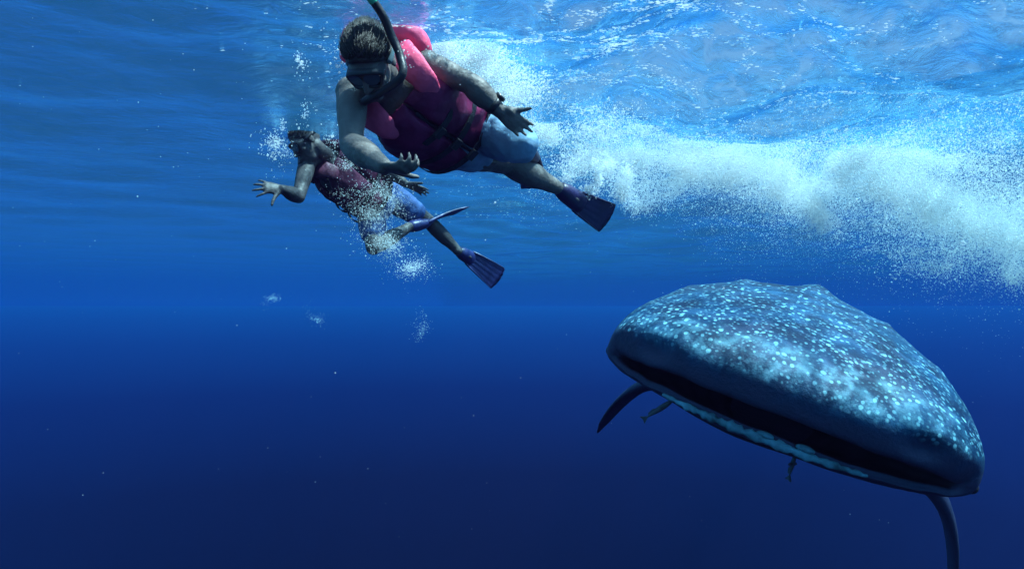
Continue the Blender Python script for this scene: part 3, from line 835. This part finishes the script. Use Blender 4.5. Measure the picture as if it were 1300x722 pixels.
def turb(p, amp, sc_, seed, oct_=3):
    rq = np.random.RandomState(seed); q = p.copy()
    for o in range(oct_):
        for _ in range(5):
            k = rq.normal(size=3); k *= sc_*(1.9**o)/np.linalg.norm(k); d = rq.normal(size=3); d -= k*np.dot(d, k)/np.dot(k, k); d /= np.linalg.norm(d)
            q += np.sin(q@k+rq.uniform(0, 6.28))[:, None]*d*amp/(2.0**o)*.5
    return q
def lobes(L_, n, seed, squash=1.0):
    """L_: (px, py, depth, rx_px, ry_px, depth_radius, weight)"""
    rq = np.random.RandomState(seed); wts = np.array([l[6] for l in L_], float); wts /= wts.sum()
    ids = rq.choice(len(L_), n, p=wts); out = []
    for i, l in enumerate(L_):
        m = (ids == i).sum(); c = np.array(at(l[0], l[1], l[2])); s = l[2]/F_PX
        g = rq.normal(size=(m, 3)); g *= .52*rq.uniform(.35, 1.2, (m, 1))
        out.append(c+g*np.array([l[3]*s, l[5]*2.1, l[4]*s]))
    return np.vstack(out)
def under(p, gap=.0):
    h = wave(p[:, 0], p[:, 1])-gap; p[:, 2] = np.where(p[:, 2] > h, h-(p[:, 2]-h)*.7-np.abs(np.random.RandomState(3).normal(0, .035, len(p))), p[:, 2]); return p

wake = [(745,185,4.3,50,14,.35,1), (800,188,4.6,60,18,.35,1.5), (870,200,4.6,60,28,.4,2.2), (930,205,4.7,55,32,.4,2.2), (985,225,4.7,45,42,.4,2.2), (1020,265,4.7,26,34,.3,1.1),
        (1095,195,4.8,35,32,.4,1.4), (1130,225,4.8,50,45,.45,2.6), (1180,250,4.8,50,48,.45,2.8), (1230,275,4.8,48,48,.45,2.6), (1280,290,4.8,40,60,.45,2.4), (1330,280,4.8,50,70,.5,1.8), (1060,215,4.9,35,20,.4,.9), (960,180,4.8,120,10,.5,1.2), (1180,190,4.9,140,16,.5,1.6), (1130,325,5.2,30,7,.2,.05), (1175,345,5.2,26,12,.2,.10), (1190,328,5.2,18,6,.15,.05), (1290,335,4.8,30,20,.3,.35)]
p = under(turb(lobes(wake, 300000, 21), .15, 7, 5, 5)); rr_ = np.random.RandomState(4).lognormal(math.log(.0025), .40, len(p))
swarm('wake_bubbles', p, rr_, 'dense white cloud of wake bubbles spreading along the right under the surface', True)
p = under(turb(lobes([(a_, b_+12, c_, d_*1.7, e_*1.7, f_*1.5, g_) for a_, b_, c_, d_, e_, f_, g_ in wake], 80000, 28), .2, 3.5, 12, 4))
swarm('fine_bubble_mist', p, np.random.RandomState(14).lognormal(math.log(.0013), .4, len(p)), 'fine pale mist of tiny bubbles fading into the blue round the wake', True)
back = [(625,110,3.6,40,32,.25,2.2), (655,135,3.7,30,26,.25,1.6), (585,70,3.2,34,22,.2,.9), (690,165,4.2,30,14,.3,.8), (530,40,3.0,40,16,.2,.6)]
p = under(turb(lobes(back, 45000, 22), .07, 7, 6)); rr_ = np.random.RandomState(5).lognormal(math.log(.0026), .38, len(p))
swarm('back_bubbles', p, rr_, 'white froth behind the arm and back of the pink vest snorkeller', True)
kick = [(790,240,3.75,14,18,.08,1.0), (798,222,3.8,12,16,.08,.8), (775,215,3.8,16,10,.08,.6), (758,225,3.75,7,22,.06,.7), (752,245,3.72,10,10,.06,.4), (735,205,4.0,36,14,.15,.8), (720,225,3.8,18,10,.1,.3)]
p = under(turb(lobes(kick, 9000, 23), .05, 12, 7)); rr_ = np.random.RandomState(6).lognormal(math.log(.003), .4, len(p))
swarm('kick_bubbles', p, rr_, 'white bubbles curling off the swim fin of the nearest snorkeller')
legs = [(470,270,4.6,22,30,.15,1.5), (450,250,4.5,12,20,.12,.5), (440,205,4.4,24,8,.12,.35), (480,310,4.6,22,22,.15,1.0), (520,335,4.7,22,18,.15,.5), (480,240,4.4,34,10,.2,.25), (500,255,4.6,24,30,.12,.7)]
p = under(turb(lobes(legs, 13000, 24), .09, 8, 8)); rr_ = np.random.RandomState(7).lognormal(math.log(.0019), .5, len(p))
swarm('leg_bubbles', p, rr_, 'pale blue bubbles round the legs of the second snorkeller')
hd = [(352,155,4.2,16,6,.08,1.0), (385,148,4.3,26,7,.1,1.2), (345,190,4.15,10,22,.08,.8), (360,200,4.1,14,22,.08,.7), (415,172,4.3,16,5,.08,.6), (350,65,3.5,5,3,.03,.2), (375,10,2.8,14,4,.05,.3), (385,80,3.5,12,5,.05,.2), (425,55,2.7,16,26,.08,.9)]
p = under(turb(lobes(hd, 1500, 25), .06, 9, 9)); rr_ = np.random.RandomState(8).lognormal(math.log(.0026), .45, len(p))
swarm('splash_bubbles', p, rr_, 'scattered bubbles and splash round the head of the second snorkeller')
# flecks and filaments of froth, also standing in for white glints on the ripples
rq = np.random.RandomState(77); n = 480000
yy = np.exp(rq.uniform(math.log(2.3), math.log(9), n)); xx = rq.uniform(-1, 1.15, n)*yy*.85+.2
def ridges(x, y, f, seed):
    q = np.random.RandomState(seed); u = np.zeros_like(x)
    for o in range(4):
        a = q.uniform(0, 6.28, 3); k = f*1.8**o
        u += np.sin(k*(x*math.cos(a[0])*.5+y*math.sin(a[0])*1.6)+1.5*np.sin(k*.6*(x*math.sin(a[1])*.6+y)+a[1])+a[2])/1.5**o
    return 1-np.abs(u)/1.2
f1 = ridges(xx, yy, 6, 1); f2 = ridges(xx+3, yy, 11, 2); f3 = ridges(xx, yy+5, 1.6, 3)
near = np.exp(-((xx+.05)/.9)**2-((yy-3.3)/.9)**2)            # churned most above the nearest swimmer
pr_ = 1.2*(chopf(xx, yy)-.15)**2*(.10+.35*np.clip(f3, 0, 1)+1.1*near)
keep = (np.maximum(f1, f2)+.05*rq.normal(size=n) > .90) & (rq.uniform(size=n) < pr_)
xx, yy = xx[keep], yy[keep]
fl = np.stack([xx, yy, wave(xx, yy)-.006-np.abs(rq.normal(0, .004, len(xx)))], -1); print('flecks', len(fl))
swarm('surface_froth_glints', fl, rq.lognormal(math.log(.0020), .5, len(fl)), 'thin white flecks of froth and streaks standing in for glints on the rippled surface', False, None, .5, 2.6)
# drifting specks everywhere
rq = np.random.RandomState(31); n = 1000
yy = rq.uniform(1.5, 7, n); pts = np.array([at(rq.uniform(-80, 1380), rq.uniform(20, 700)**1.0, y) for y in yy]); pts = pts[pts[:, 2] < 1.1]
keep = rq.uniform(size=len(pts)) < np.clip(.25+pts[:, 2]*.7, .12, 1); pts = pts[keep]
swarm('drifting_specks', pts, rq.lognormal(math.log(.0016), .5, len(pts)), 'tiny pale specks drifting through the open water')
# far faint puffs
for c, s, lab in (((341,386,8.5), 9, 'faint turquoise puff of bubbles far off on the left'), ((405,386,9), 10, 'faint bubble puff far off, right beside the brightest one'), ((538,411,8), 12, 'faint turquoise bubble puff far below the second snorkeller fin')):
    p = turb(lobes([(*c, s, s*.6, .15, 1)], 260, int(c[0])), .16, 6, int(c[0])); swarm('bubble_puff', p, np.random.RandomState(9).lognormal(math.log(.0025), .4, len(p)), lab)

# ------------------------------------------------------------------ the body of water between everything
me = bpy.data.meshes.new('haze'); bm = bmesh.new(); bmesh.ops.create_cube(bm, size=1)
lo, hi = Vector((-30, -8, -14)), Vector((30, 34, 1.5))
for v in bm.verts: v.co = Vector([lo[i]+(v.co[i]+.5)*(hi[i]-lo[i]) for i in range(3)])
bm.to_mesh(me); bm.free()
hm = bpy.data.materials.new('haze'); hm.use_nodes = True; nt = hm.node_tree; nt.nodes.clear()
o = N(nt, 'ShaderNodeOutputMaterial'); pv = N(nt, 'ShaderNodeVolumePrincipled')
pv.inputs['Color'].default_value = (.014, .0100, .043, 1); pv.inputs['Absorption Color'].default_value = (0, .76, .957, 1)
pv.inputs['Density'].default_value = .09; pv.inputs['Anisotropy'].default_value = .2
L(nt, pv.outputs[0], o.inputs['Volume'])
hz = link('haze', me, hm, None, False); tag(hz, kind='stuff')
